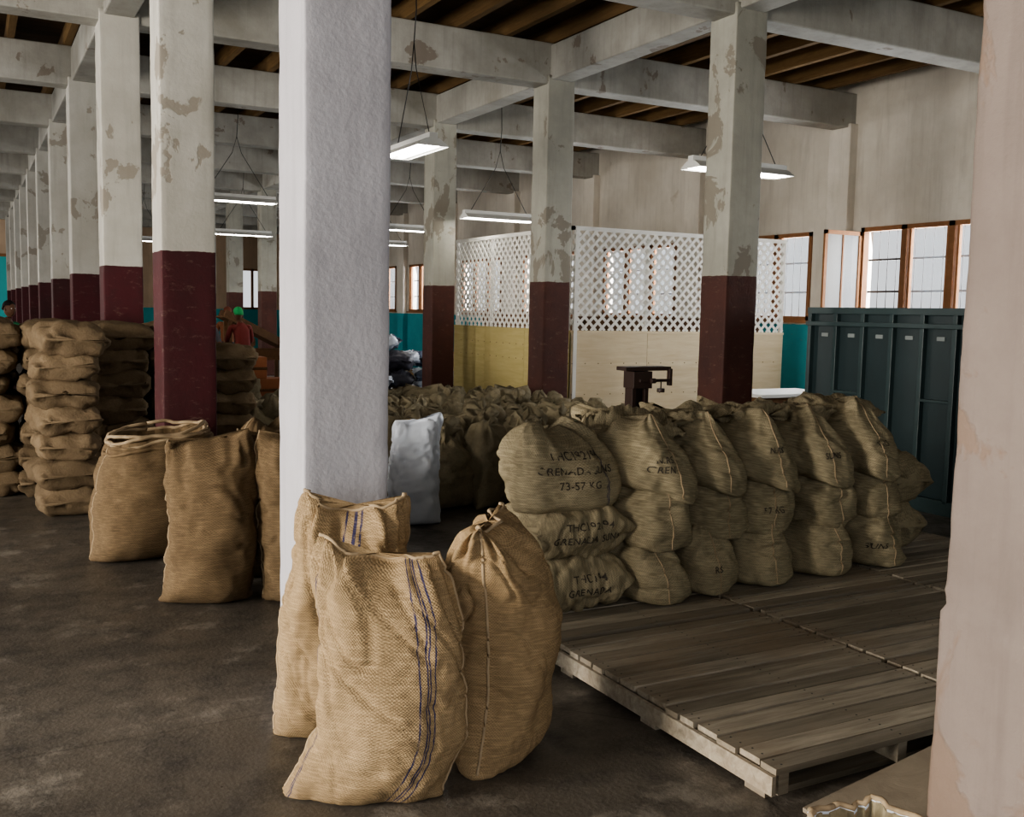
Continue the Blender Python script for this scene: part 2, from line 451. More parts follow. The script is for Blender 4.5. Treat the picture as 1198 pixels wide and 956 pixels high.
stand('burlap_sack', M_b_left, 1.66, 6.34, .3, .46, .42, .86, 9.5, 'bunch')
stand('burlap_sack', M_b_left, 1.54, 5.94, .1, .40, .26, .84, 2.5, 'sewn')

# ---- left piles of flat sacks
def pile(name, x, y, n, seed, yaw=pi/2, w=.5, L=.72, t=.205, mat=M_b_pile, z0=0):
    mb = MB(); rnd = random.Random(seed); z = z0
    for k in range(n):
        vs, fs, uvs = lying(L*rnd.uniform(.95, 1.05), w*rnd.uniform(.92, 1.08), t*1.18, seed*7+k, 32, 24, .03, .014, ep=6, endth=.6, ear=.03)
        mb.geo(vs, fs, uvs, TR(x+rnd.uniform(-.035,.035), y+rnd.uniform(-.04,.04), z+t*.59, yaw+rnd.uniform(-.12,.12), rnd.uniform(-.06,.06)), 0)
        z += t*.985
    return mb.build(name, [mat])
for i, (x, y, n) in enumerate([(.66,8.45,7),(1.12,9.25,7),(1.62,9.45,7),(2.10,9.60,6),(.10,9.45,7),(.60,9.40,7),(-.38,10.35,7),(.14,10.25,7),(.66,10.25,7),(-.45,11.2,6),(.1,11.1,7)]):
    pile('burlap_sack_stack', x, y, n, i+1)

# ---- stacks on the pallets
PZ = .122
def ink(lines, sackbvh, x, z, size, parent_mb, origin_y=3.2, mi=1, d=Vector((0,1,0)), seed=0):
    for k, txt in enumerate(lines):
        cu = bpy.data.curves.new('t', 'FONT'); cu.body = txt; cu.size = size; cu.align_x = 'CENTER'; cu.offset = size*.010
        cu.space_character = 1.1
        ob = bpy.data.objects.new('t', cu); COL.objects.link(ob)
        dg = bpy.context.evaluated_depsgraph_get(); me = bpy.data.meshes.new_from_object(ob.evaluated_get(dg))
        bm = bmesh.new(); bm.from_mesh(me); bmesh.ops.triangulate(bm, faces=bm.faces)
        bmesh.ops.subdivide_edges(bm, edges=[e for e in bm.edges if e.calc_length() > size*.2], cuts=1, use_grid_fill=True)
        bmesh.ops.triangulate(bm, faces=bm.faces)
        vs = []
        for v in bm.verts:
            wx = x+v.co.x; wz = z-k*size*1.35+v.co.y
            h = sackbvh.ray_cast(Vector((wx, origin_y, wz)), d, 3)
            if h[0] is None: vs.append(None)
            else: vs.append(h[0]-d*.004)
        bm.verts.index_update(); vv = [a or Vector((0,0,.5)) for a in vs]
        fc = [tuple(v.index for v in f.verts) for f in bm.faces if all(vs[v.index] for v in f.verts)
              and max(vs[v.index].y for v in f.verts)-min(vs[v.index].y for v in f.verts) < .06]
        fc = [f_ for f_ in fc if noise.noise(vv[f_[0]]*28) > -.36]      # worn stencil print
        used = sorted({i for f_ in fc for i in f_}); mp = {a: b for b, a in enumerate(used)}
        parent_mb.geo([vv[i] for i in used], [tuple(mp[i] for i in f_) for f_ in fc], None, None, mi, True)
        bm.free(); bpy.data.objects.remove(ob); bpy.data.meshes.remove(me)

mb = MB(); z = PZ
specs = [(.48,.58,.27,0.0),(.50,.58,.26,.0)]
zc = []
for k, (L, w, t, dx) in enumerate(specs):
    vs, fs, uvs = lying(L, w, t*1.14, 20+k, 64, 54, .035, .012, ear=.04, ep=5, endth=.5)
    mb.geo(vs, fs, uvs, TR(2.66+dx, 4.36, z+t*.575, .04*k-.04), 0); zc.append(z+t*.5); z += t*.97
vs, fs, uvs = sack(.53, .50, .40, 31, 72, 54, 'bunch', lambda q, s: Vector((q.x-.02*s, q.y+.10*s*s, q.z)), lump=.05, crease=.012, fold=.020, foot=.6)
mb.geo(vs, fs, uvs, TR(2.63, 4.34, z-.02, .05), 0); zc.append(z+.2)
bvh = BVHTree.FromPolygons([Vector(v) for v in mb.v], mb.f)
ink(['THC192194', 'GRENADA SUNS', '73-57 KG'], bvh, 2.61, zc[2]+.05, .052, mb)
ink(['THC192194', 'GRENADA SUNS'], bvh, 2.65, zc[1]+.035, .050, mb)
ink(['THC194', 'GRENADA'], bvh, 2.66, zc[0]+.03, .050, mb)
mb.build('burlap_sack_stack', [M_b_stack, M_ink, M_twine])

def stack3(x, seed, yf):
    mb = MB(); rnd = random.Random(seed); z = PZ+.006
    ts = [rnd.uniform(.28,.31), rnd.uniform(.28,.31)]
    for k in range(2):
        # squat standing/slumped sack with its side seam facing out
        t = ts[k]; NU, NV = 72, 56
        lean = rnd.uniform(-.03,.05)
        vs, fs, uvs = sack(.76, .43+rnd.uniform(-.02,.02), t*1.22, seed*5+k+.3, NU, NV, 'sewn',
                           lambda q, s: Vector((q.x+.03*s, q.y+lean*(s-.5)*2, max(q.z+.20*q.y*(1-s)*sst(s,0,.3), 0))),
                           lump=.045, crease=.012, fold=.016, ear=.03, foot=.62, bear=.05, s0=.42, n=2.9)
        M = TR(x+rnd.uniform(-.02,.02)+.012*k, yf+.38+rnd.uniform(-.03,.03)+.02*k, z, pi/2+rnd.uniform(-.16,.10))
        mb.geo(vs, fs, uvs, M, 0)
        seam(mb, vs, NU, NV, NU//4, M, 2, rad=.004, j0=2); seam(mb, vs, NU, NV, 3*NU//4, M, 2, rad=.004, j0=2)
        z += t*.95
    hh = 1.10-z+rnd.uniform(-.03,.03); NU, NV = 72, 60
    vs, fs, uvs = sack(.66, .43, hh, seed+50, NU, NV, 'sewn',
                       lambda q, s: Vector((q.x+.14*s*s, q.y+.06*s-.02, q.z+.30*q.y*(1-s)+.10*q.y*s)), lump=.05, crease=.012, fold=.02, ear=.05, foot=.7, bear=.05, s0=.45)
    M = TR(x, yf+.31, z-.03, pi/2+rnd.uniform(-.30,.20)); mb.geo(vs, fs, uvs, M, 0)
    seam(mb, vs, NU, NV, NU//4, M, 2, rad=.004, j0=3); seam(mb, vs, NU, NV, 3*NU//4, M, 2, rad=.004, j0=3)
    vs, fs, uvs = lying(.5, .30, .13, seed+90, 40, 30, .04, .02, ear=.04, endth=.3)
    mb.geo(vs, fs, uvs, TR(x+rnd.uniform(-.04,.04), yf+.42, z+hh-.06, rnd.uniform(-.6,.9), rnd.uniform(-.25,.25)), 0)
    bvh = BVHTree.FromPolygons([Vector(v) for v in mb.v], mb.f)
    ink([('SUNS','GREN','RS','57 KG','SUNS')[seed % 5]], bvh, x-.06, PZ+.13+.28*(seed % 3), .048, mb)
    if seed % 2: ink(['N.RS'], bvh, x-.05, PZ+.74, .045, mb)
    mb.build('burlap_sack_stack', [M_b_stack, M_ink, M_twine])
for i, x in enumerate((3.10, 3.51, 3.92, 4.34, 4.75)):
    stack3(x, 11+i, (4.02,4.08,4.10,4.10,4.13)[i])
pile('burlap_sack_stack', 5.20, 4.68, 2, 77, t=.30, w=.40, L=.75, mat=M_b_stack, z0=PZ+.006)

# ---- big field of standing sacks
mb = MB(); rnd = random.Random(5)
protos = [sack(.47, .42, .66, 60+k, 44, 36, ['tied','bunch','bunch','sewn','tied'][k], lump=.05, crease=.016, fold=.030, ear=.06) for k in range(5)]
def fld(x, y, s=1):
    vs, fs, uvs = protos[rnd.randrange(5)]
    M = TR(x, y, 0, rnd.uniform(0, 6.28)) @ Matrix.Diagonal((1, 1, s*rnd.uniform(.93, 1.08), 1))
    mb.geo(vs, fs, uvs, M, 0)
for j in range(10):
    for i in range(8):
        X = 2.95+.40*i+rnd.uniform(-.04,.04)+(.2 if j % 2 else 0); Y = 7.40+.41*j+rnd.uniform(-.04,.04)
        if X > 5.78: continue
        if abs(X-2.95) < .3 and Y < 7.75: continue
        fld(X, Y)
for p in ((2.55,10.4),(2.55,10.9),(2.35,11.5),(2.8,11.9)): fld(*p, 1.0)
mb.build('burlap_sack_pile', [M_b_field])

# white plastic sack
vs, fs, uvs = sack(.38, .36, .78, 90, 64, 50, 'sewn', lambda q, s: Vector((q.x+.04*s, q.y, q.z+.15*q.x*s)), lump=.03, crease=.012, fold=.014, ear=.03)
mb = MB(); mb.geo(vs, fs, uvs, TR(2.90, 6.95, 0, -.4), 0); mb.build('white_plastic_sack', [M_plas])

# small open sack
vs, fs, uvs = sack(.33, .28, .235, 95, 64, 30, 'open', lump=.008)
M = TR(2.075, 1.80, 0, 0); mb = MB(); mb.geo(vs, fs, uvs, M, 0)
for k, mi in ((0, 1), (1, 2), (2, 1)):
    mb.tube([M @ (vs[30*64+i % 64]+Vector((0, 0, .010*k))) for i in range(65)], .009, 7, mi)
mb.build('open_woven_sack', [M_b_stack, M_twine, M_plas])

# ------------------------------------------------------------------ structure
CW = .18
XS = [-3.53, 1.336, 6.2]; YS = [4.05+3.27*k for k in range(-1, 11)]
H0, H1 = 4.25, 4.72
for x in XS:
    for k, y in enumerate(YS):
        if y > 37 or (x == 6.2 and y < 3.5) or (x < 0 and y < 1) or (x == 1.336 and y < 1): continue
        mb = MB()
        near = (x == 1.336 and abs(y-4.05) < .1)
        if y < 12: mb.rough_post(x-CW, x+CW, y-CW, y+CW, 0, H0+.1, .012, .0032, x*3+y, dz=.05)
        else: mb.box(x-CW, x+CW, y-CW, y+CW, 0, H0+.1)
        mb.build('column', [M_near if near else (M_colw if x > 5 else M_col)], bevel=0 if y < 12 else .012)
mb = MB()
def pw(x, y, z):
    e = .84+.05*noise.noise(Vector((x*6, y*6, 3)))
    k = sst(z, e+.012, e-.012)
    return .011*k + (.008*noise.noise(Vector((x*30, y*30, z*30))) if abs(z-e) < .06 else 0)
mb.rough_post(2.25, 2.75, 1.25, 1.75, 0, 4.9, .02, .0038, 3, 0, pw, .02)
mb.build('pillar', [M_pillar])

XL, XR, YB, YF = -7.2, 11.0, -2.6, 38.0
mb = MB()
for y in YS:
    if y < 37: mb.box(XL, XR+.05, y-.15, y+.15, H0, H1)
mb.build('ceiling_beam_cross', [M_beam], bevel=.015)
mb = MB()
for x in XS: mb.box(x-.14, x+.14, YB, YF, H0+.05, H1-.02)
mb.build('ceiling_beam_long', [M_beam], bevel=.015)
mb = MB(); x = XL+.3
while x < XR:
    mb.box(x-.04, x+.04, YB, YF, H1, H1+.20); x += .62
mb.build('ceiling_joist', [M_joist])
mb = MB(); y = YB
while y < YF:
    mb.box(XL, XR+.2, y, y+.195, H1+.20, H1+.23); y += .2
mb.build('ceiling', [M_ceil])
mb = MB(); mb.box(XL-.3, XR+.3, YB-.3, YF+.3, -.1, 0); mb.build('floor', [M_floor])

# right wall with windows
wins = [(4.9,6.9),(8.0,10.22),(11.15,13.4),(14.4,16.7),(17.7,20.0),(21.0,23.2),(24.4,26.6),(27.6,29.8),(31,33)]
Z0, Z1 = 1.56, 2.86
mb = MB()
mb.box(XR, XR+.22, YB, YF, 0, Z0); mb.box(XR, XR+.22, YB, YF, Z1, H1+.2)
y = YB
for a, b in wins:
    mb.box(XR, XR+.22, y, a, Z0, Z1); y = b
mb.box(XR, XR+.22, y, YF, Z0, Z1)
mb.build('wall_right', [M_wall])
mb = MB()
for k, y in enumerate(YS):
    if 0 < y < 37: mb.box(XR-.14, XR+.01, y-.2, y+.2, 0, H0+.05)
mb.build('wall_pilaster', [M_wall], bevel=.01)
def window(idx, a, b, opened=False):
    mb = MB(); x0, x1 = XR-.02, XR+.08
    fr = .06
    mb.box(x0, x1, a, b, Z0, Z0+fr); mb.box(x0, x1, a, b, Z1-fr, Z1)
    mb.box(x0, x1, a, a+fr, Z0, Z1); mb.box(x0, x1, b-fr, b, Z0, Z1)
    mb.box(XR-.07, XR+.1, a-.05, b+.05, Z0-.04, Z0)
    n = 3; w = (b-a)/n
    for k in range(1, n): mb.box(x0, x1, a+w*k-.045, a+w*k+.045, Z0, Z1)
    for k in range(n):
        if opened and k == n-1: continue
        ya, yb = a+w*k+.06, a+w*k+w-.06
        mb.box(x0+.03, x1-.02, ya, ya+.035, Z0+fr, Z1-fr); mb.box(x0+.03, x1-.02, yb-.035, yb, Z0+fr, Z1-fr)
        mb.box(x0+.05, x0+.055, ya, yb, Z0+fr, Z1-fr, 2)
    y = a+.1
    while y < b-.05:
        mb.tube([(XR+.17, y, Z0), (XR+.17, y, Z1)], .006, 6, 1); y += .15
    for zz in (Z0+.42, Z0+.86): mb.box(XR+.155, XR+.175, a, b, zz-.014, zz+.014, 1)
    if opened:
        ya = b-.03; L = .70
        X0 = XR-.02
        mb.box(X0-L, X0, ya, ya+.035, Z0+fr, Z0+fr+.055); mb.box(X0-L, X0, ya, ya+.035, Z1-fr-.055, Z1-fr)
        mb.box(X0-L, X0-L+.05, ya, ya+.035, Z0+fr, Z1-fr); mb.box(X0-.05, X0, ya, ya+.035, Z0+fr, Z1-fr)
        mb.box(X0-L*.5-.01, X0-L*.5+.01, ya+.005, ya+.03, Z0+fr, Z1-fr)
        mb.box(X0-L+.05, X0-.05, ya+.015, ya+.02, Z0+fr, Z1-fr, 2)
    mb.build('window_%d' % idx, [M_frame, M_iron, M_glass])
for i, (a, b) in enumerate(wins): window(i+1, a, b, i == 1)

# far wall
mb = MB()
mb.box(XL, XR, YF, YF+.2, 0, 1.5); mb.box(XL, XR, YF, YF+.2, 3.0, H1+.2)
ops = [(3.2,4.8),(6.0,7.6),(8.6,10.2)]; x = XL
for a, b in ops: mb.box(x, a, YF, YF+.2, 1.5, 3.0); x = b
mb.box(x, XR, YF, YF+.2, 1.5, 3.0); mb.build('wall_far', [M_wallback])
for i, (a, b) in enumerate(ops):
    mb = MB()
    for p, q in ((a, a+.07), (b-.07, b), ((a+b)/2-.04, (a+b)/2+.04)): mb.box(p, q, YF-.02, YF+.1, 1.5, 3.0)
    mb.box(a, b, YF-.02, YF+.1, 1.5, 1.58); mb.box(a, b, YF-.02, YF+.1, 2.93, 3.0)
    mb.build('window_%d' % (20+i), [M_frame])
mb = MB(); mb.box(-.6, .55, YF-.06, YF-.005, 0, 3.1); mb.box(.6, 1.75, YF-.06, YF-.005, 0, 3.1)
mb.box(-.7, -.6, YF-.08, YF-.005, 0, 3.2, 1); mb.box(1.75, 1.85, YF-.08, YF-.005, 0, 3.2, 1); mb.box(-.7, 1.85, YF-.08, YF-.005, 3.1, 3.2, 1)
mb.build('door_1', [M_cyan, M_frame])
mb = MB(); mb.box(XL-.2, XL, YB, YF, 3.4, H1+.2)
for y in YS: mb.box(XL-.2, XL, y-.5, y+.5, 0, 3.4)
mb.box(XL-.2, XL, 20, YF, 0, 1.0)
mb.build('wall_left', [M_wall])
mb = MB(); mb.box(XL, -3.5, YB-.2, YB, 0, H1+.2); mb.box(4, XR, YB-.2, YB, 0, H1+.2); mb.box(-3.5, 4, YB-.2, YB, 3.6, H1+.2)
mb.build('wall_back', [M_wall])

# ------------------------------------------------------------------ pallets and boards
def pallet(x0, x1, y0, y1, seed):
    mb = MB(); rnd = random.Random(seed)
    for xx in (x0+.02, (x0+x1)/2, x1-.02-.045):
        mb.box(xx, xx+.045, y0+.01, y1-.01, .022, PZ-.022)
    for yy in (y0+.05, (y0+y1)/2-.05, y1-.15): mb.box(x0, x1, yy, yy+.10, 0, .022)
    y = y0
    while y < y1-.03:
        w = min(rnd.uniform(.08,.125), y1-y)
        dz = rnd.uniform(-.006,.0)
        sk = rnd.uniform(-.005,.005); g = rnd.uniform(.009,.020)
        e0 = rnd.uniform(-.012,.008); e1 = rnd.uniform(-.010,.004)
        vs = [(x0+e0,y,PZ-.022+dz),(x1+e1,y+sk,PZ-.022+dz),(x1+e1,y+w-g+sk,PZ-.022+dz),(x0+e0,y+w-g,PZ-.022+dz)]
        vs += [(a,b,c+.022) for a,b,c in vs]
        mb.geo(vs, [(0,3,2,1),(4,5,6,7),(0,1,5,4),(1,2,6,5),(2,3,7,6),(3,0,4,7)], None, None, 0, False)
        for xx in (x0+.04, (x0+x1)/2+.02, x1-.045):
            for q in (.25, .7): mb.box(xx-.003, xx+.003, y+w*q-.003, y+w*q+.003, PZ+dz, PZ+dz+.001, 1)
        y += w
    mb.box(x0-.018, x0-.001, y0, y1, .03, PZ-.025)
    mb.build('wooden_pallet', [M_pallet, M_iron])
for i, (a, b) in enumerate(((2.30,3.47),(3.50,4.68),(4.71,5.88))):
    pallet(a, b, 2.38, 3.80, i+1); pallet(a, b, 3.835, 5.25, i+10)
mb = MB(); T = TR(2.345, 2.30, .002, .045, 0, -.115)
mb.box(0, 1.25, -.52, 0, .0, .016, 0, T)
mb.box(3.25, 3.36, 1.95, 2.25, 0, .105, 0)
mb.build('plywood_sheet', [M_plygrey])

# ------------------------------------------------------------------ steel bin
mb = MB(); X0, X1, Ya, Yb, HT = 7.0, 9.0, 4.5, 7.12, 1.70
mb.box(X0+.05, X1, Ya, Yb-.03, .12, HT-.02)
mb.box(X0, X1+.02, Ya-.02, Yb+.0, HT-.06, HT, 1)
mb.box(X0-.02, X0+.06, Ya-.02, Yb, HT-.17, HT-.13, 1)
mb.box(X0, X1, Ya, Yb, .0, .12, 1)
n = 8
for k in range(n+1):
    y = Yb-.03-(Yb-Ya-.06)*k/n
    mb.box(X0, X0+.06, y-.022, y+.022, .1, HT-.05, 1)
    if k < n:
        yc = y-(Yb-Ya-.06)/n/2
        mb.box(X0+.04, X0+.053, yc-.04, yc+.04, HT-.27, HT-.235, 2)
        if k % 3 == 1: mb.box(X0+.0, X0+.05, yc-.15, yc+.15, .92, .945, 1)
        mb.box(X0+.03, X0+.052, yc-.14, yc-.12, .2, HT-.2, 1)
for k in range(5):
    x = X0+.03+(X1-X0-.06)*k/4; mb.box(x-.022, x+.022, Yb-.05, Yb, .1, HT-.05, 1)
mb.build('steel_storage_bin', [M_steel, M_steel2, M_label], bevel=.004)

# ------------------------------------------------------------------ partition
PX, PY, PXE, PYE, PB, PT = 6.76, 11.0, 10.36, 14.5, 1.38, 2.68
def lattice(mb, L, zb, zt, fn, thick):
    p = .135; w = .036; H = zt-zb
    for sgn, off in ((1, 0), (-1, thick)):
        k = -H
        while k < L:
            a0 = max(0, k); a1 = min(L, k+H)
            if a1-a0 > .02:
                z0 = zb+(a0-k); z1 = zb+(a1-k)
                if sgn < 0: z0, z1 = zt-(a0-k), zt-(a1-k)
                mb.beam(fn(a0, z0, off), fn(a1, z1, off), thick, w, 0, up=Vector((0,0,1)))
            k += p
mb = MB()
lattice(mb, PXE-PX, PB, PT, lambda a, z, o: (PX+a, PY+.02+o, z), .008)
lattice(mb, PYE-PY, PB, PT, lambda a, z, o: (PX+.02+o, PY+a, z), .008)
def fr(a, b, c, d, e, f, m=1): mb.box(a, b, c, d, e, f, m)
fr(PX, PXE, PY, PY+.04, PT-.03, PT+.02, 0); fr(PX, PX+.04, PY, PYE, PT-.03, PT+.02, 0)
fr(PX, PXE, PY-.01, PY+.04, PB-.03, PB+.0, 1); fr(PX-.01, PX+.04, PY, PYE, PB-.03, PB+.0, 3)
fr(PX+.1, PXE, PY+.5, PY+.53, 1.30, 1.56, 2); fr(PX+.5, PX+.53, PY+.5, PYE, 1.30, 1.56, 2)
for k in range(4):
    x = PX+.5+(PXE-PX-.53)*k/3; fr(x, x+.04, PY+.53, PY+.57, 0, 1.56, 2)
for k in range(4):
    x = PX+(PXE-PX)*k/3; fr(x-.02, x+.02, PY+.04, PY+.09, 0, PT, 0)
for k in range(4):
    y = PY+(PYE-PY)*k/3; fr(PX+.04, PX+.09, y-.02, y+.02, 0, PT, 0)
x = PX
while x < PXE-.01:
    e = min(x+1.21, PXE); fr(x, e-.006, PY, PY+.012, 0, PB-.03, 1); x += 1.21
y = PY
while y < PYE-.01:
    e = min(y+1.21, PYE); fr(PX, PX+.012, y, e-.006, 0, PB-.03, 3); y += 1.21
for xx in [PX+.03+.2*i for i in range(18)]:
    for zz in (.95, .55): fr(xx, xx+.012, PY-.003, PY, zz, zz+.012, 2)
for yy in [PY+.03+.2*i for i in range(17)]:
    for zz in (1.15, .95): fr(PX-.003, PX, yy, yy+.012, zz, zz+.012, 2)
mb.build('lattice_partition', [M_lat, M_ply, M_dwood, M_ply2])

# table
mb = MB(); mb.box(7.55, 8.7, 8.3, 9.0, .72, .76)
for x in (7.6, 8.6):
    for y in (8.35, 8.9): mb.box(x, x+.06, y, y+.06, 0, .72, 1)
mb.box(7.6, 8.66, 8.36, 8.94, .62, .72, 1)
mb.build('white_table', [M_white, M_dwood], bevel=.005)

# platform scale
mb = MB(); sx, sy = 4.50, 6.36
mb.box(sx-.28, sx+.28, sy-.1, sy+.55, .03, .14); mb.box(sx-.25, sx+.25, sy-.07, sy+.5, .14, .16, 1)
for a in (-.22, .22):
    for b in (0, .45): mb.tube([(sx+a-.02, sy+b, .04), (sx+a+.02, sy+b, .04)], .04, 12, 0)
mb.box(sx-.075, sx-.04, sy-.08, sy+.02, .14, 1.14); mb.box(sx+.04, sx+.075, sy-.08, sy+.02, .14, 1.14); mb.box(sx-.04, sx+.04, sy-.04, sy+.01, .14, 1.14)
mb.box(sx-.085, sx+.085, sy-.11, sy+.03, 1.04, 1.17)
mb.box(sx-.16, sx+.26, sy-.11, sy+.02, 1.175, 1.205); mb.box(sx-.04, sx+.24, sy-.13, sy-.11, 1.09, 1.112)
mb.tube([(sx+.16, sy-.12, 1.10), (sx+.16, sy-.12, 1.04)], .006, 6); mb.tube([(sx+.16, sy-.12, 1.04), (sx+.16, sy-.12, 1.01)], .03, 12)
mb.box(sx+.235, sx+.26, sy-.13, sy-.09, 1.06, 1.19); mb.tube([(sx+.05, sy-.14, 1.10), (sx+.09, sy-.14, 1.10)], .02, 10)
mb.build('platform_scale', [M_scale, M_steel2], bevel=.004)

# ------------------------------------------------------------------ fluorescent lights
def lamp(x, y, z, alongX=True, L=1.2):
    mb = MB(); R = Matrix.Identity(4) if alongX else Matrix.Rotation(pi/2, 4, 'Z'); M = Matrix.Translation((x, y, z)) @ R
    prof = [(-.15,0),(-.15,.01),(-.06,.07),(.06,.07),(.15,.01),(.15,0)]
    vs = [(-L/2, a, b) for a, b in prof]+[(L/2, a, b) for a, b in prof]
    fs = [(i, i+1, i+7, i+6) for i in range(5)]+[(0,1,2,3,4,5),(11,10,9,8,7,6)]
    mb.geo(vs, fs, None, M, 0, False)
    mb.box(-L/2, L/2, -.04, .04, .07, .12, 0, M)
    for yy in (-.06, .06): mb.tube([M @ Vector((-L/2+.03, yy, .018)), M @ Vector((L/2-.03, yy, .018))], .019, 10, 1)
    for e in (-L*.4, L*.4): mb.tube([M @ Vector((e, 0, .12)), M @ Vector((e*.15, 0, .75)), M @ Vector((0, 0, 1.0))], .005, 5, 2)
    mb.tube([(x, y, z+1.0), (x+.02, y, z+1.3), (x, y, 4.95)], .006, 5, 2)
    mb.build('fluorescent_light', [M_white, M_tube, M_iron])
lamp(3.70, 8.9, 3.06, False, .95)
lamp(6.80, 7.95, 3.02, True, 1.2)
lamp(6.90, 13.3, 2.93, True, 1.15)
lamp(3.75, 16.1, 3.22, True)
lamp(7.3, 17.7, 3.06, True)
lamp(5.2, 21.8, 3.1, True)
lamp(3.75, 25.5, 3.1, True); lamp(8.6, 22.5, 3.1, True); lamp(-.8, 20, 3.1, False); lamp(-.8, 30, 3.1, False); lamp(3.75, 31.5, 3.1, True)

mb = MB(); mb.tube([(9.3,10.55,4.3),(9.3,10.56,4.0),(9.28,10.55,3.6)], .03, 8)
mb.build('hanging_pipe', [simple('red_oxide_pipe', (.14,.05,.04), .6)])

# ------------------------------------------------------------------ far clutter
mb = MB()
for p, q in (((3.9,17.9,1.42),(5.1,18.3,.85)),):
    mb.beam(p, q, .40, .03); mb.beam((p[0],p[1]-.2,p[2]+.06),(q[0],q[1]-.2,q[2]+.06), .03, .14); mb.beam((p[0],p[1]+.2,p[2]+.06),(q[0],q[1]+.2,q[2]+.06), .03, .14)
for x, y, z in ((4.0,17.75,1.36),(4.0,18.1,1.36),(5.0,18.1,.88),(5.0,18.45,.88)): mb.beam((x,y,0),(x,y,z), .06, .06)
mb.build('wooden_chute', [M_dwood])
def bench(x, y, L, name='sorting_table'):
    mb = MB(); mb.box(x-L/2, x+L/2, y-.4, y+.4, .80, .84); mb.box(x-L/2, x+L/2, y-.4, y-.37, .84, .95); mb.box(x-L/2, x+L/2, y+.37, y+.4, .84, .95)
    for a in (-L/2+.03, L/2-.09):
        for b in (-.38, .32): mb.box(x+a, x+a+.06, y+b, y+b+.06, 0, .80)
    mb.build(name, [M_dwood], bevel=.004)
bench(3.8, 15.6, 2.0); bench(3.9, 21.2, 2.6)
# tall timber rack beyond the left sack piles
mb = MB()
for x in (1.9, 2.9):
    for y in (21.5, 22.1): mb.box(x, x+.08, y, y+.08, 0, 3.4)
for z in (.3, 1.2, 2.1, 3.0): mb.box(1.88, 3.0, 21.48, 22.2, z, z+.06)
for k, z in enumerate((.36, 1.26, 2.16)):
    mb.box(2.0, 2.45, 21.55, 22.05, z, z+.5, 1); mb.box(2.5, 2.88, 21.55, 22.05, z, z+.38, 1)
mb.build('storage_rack', [M_dwood, M_card], bevel=.004)
mb = MB(); rnd = random.Random(4)
bagm = [M_plas, simple('blue_grey_bag', (.12,.15,.22), .4), simple('dark_bag', (.07,.07,.09), .4), simple('tan_bag', (.3,.2,.1), .7)]
for k in range(26):
    s = rnd.uniform(.25,.38)
    vs, fs, uvs = lying(s*1.7, s*1.2, s*.8, 200+k, 20, 14, .06, .04)
    ly = k//8
    mb.geo(vs, fs, uvs, TR(5.6+.27*(k % 8)*(1-.18*ly)+.15*ly, 15.6+rnd.uniform(-.2,.6), .17+.30*ly, rnd.uniform(0,3), 0), k % 4)
mb.build('plastic_bag_heap', bagm)
mb = MB()
for x, y, z in ((3.0,14.0,0),(3.5,14.05,0),(3.02,14.02,.302),(3.55,14.0,.302),(3.25,14.03,.604)):
    mb.box(x, x+.42, y, y+.35, z, z+.30, 0); mb.box(x-.01, x+.43, y-.01, y+.36, z+.12, z+.16, 1)
mb.build('crate_stack', [M_card, M_dwood], bevel=.01)
for i, (x, y) in enumerate(((2.3,12.9),(1.95,13.9))): pile('burlap_sack_stack', x, y, 4, 300+i)

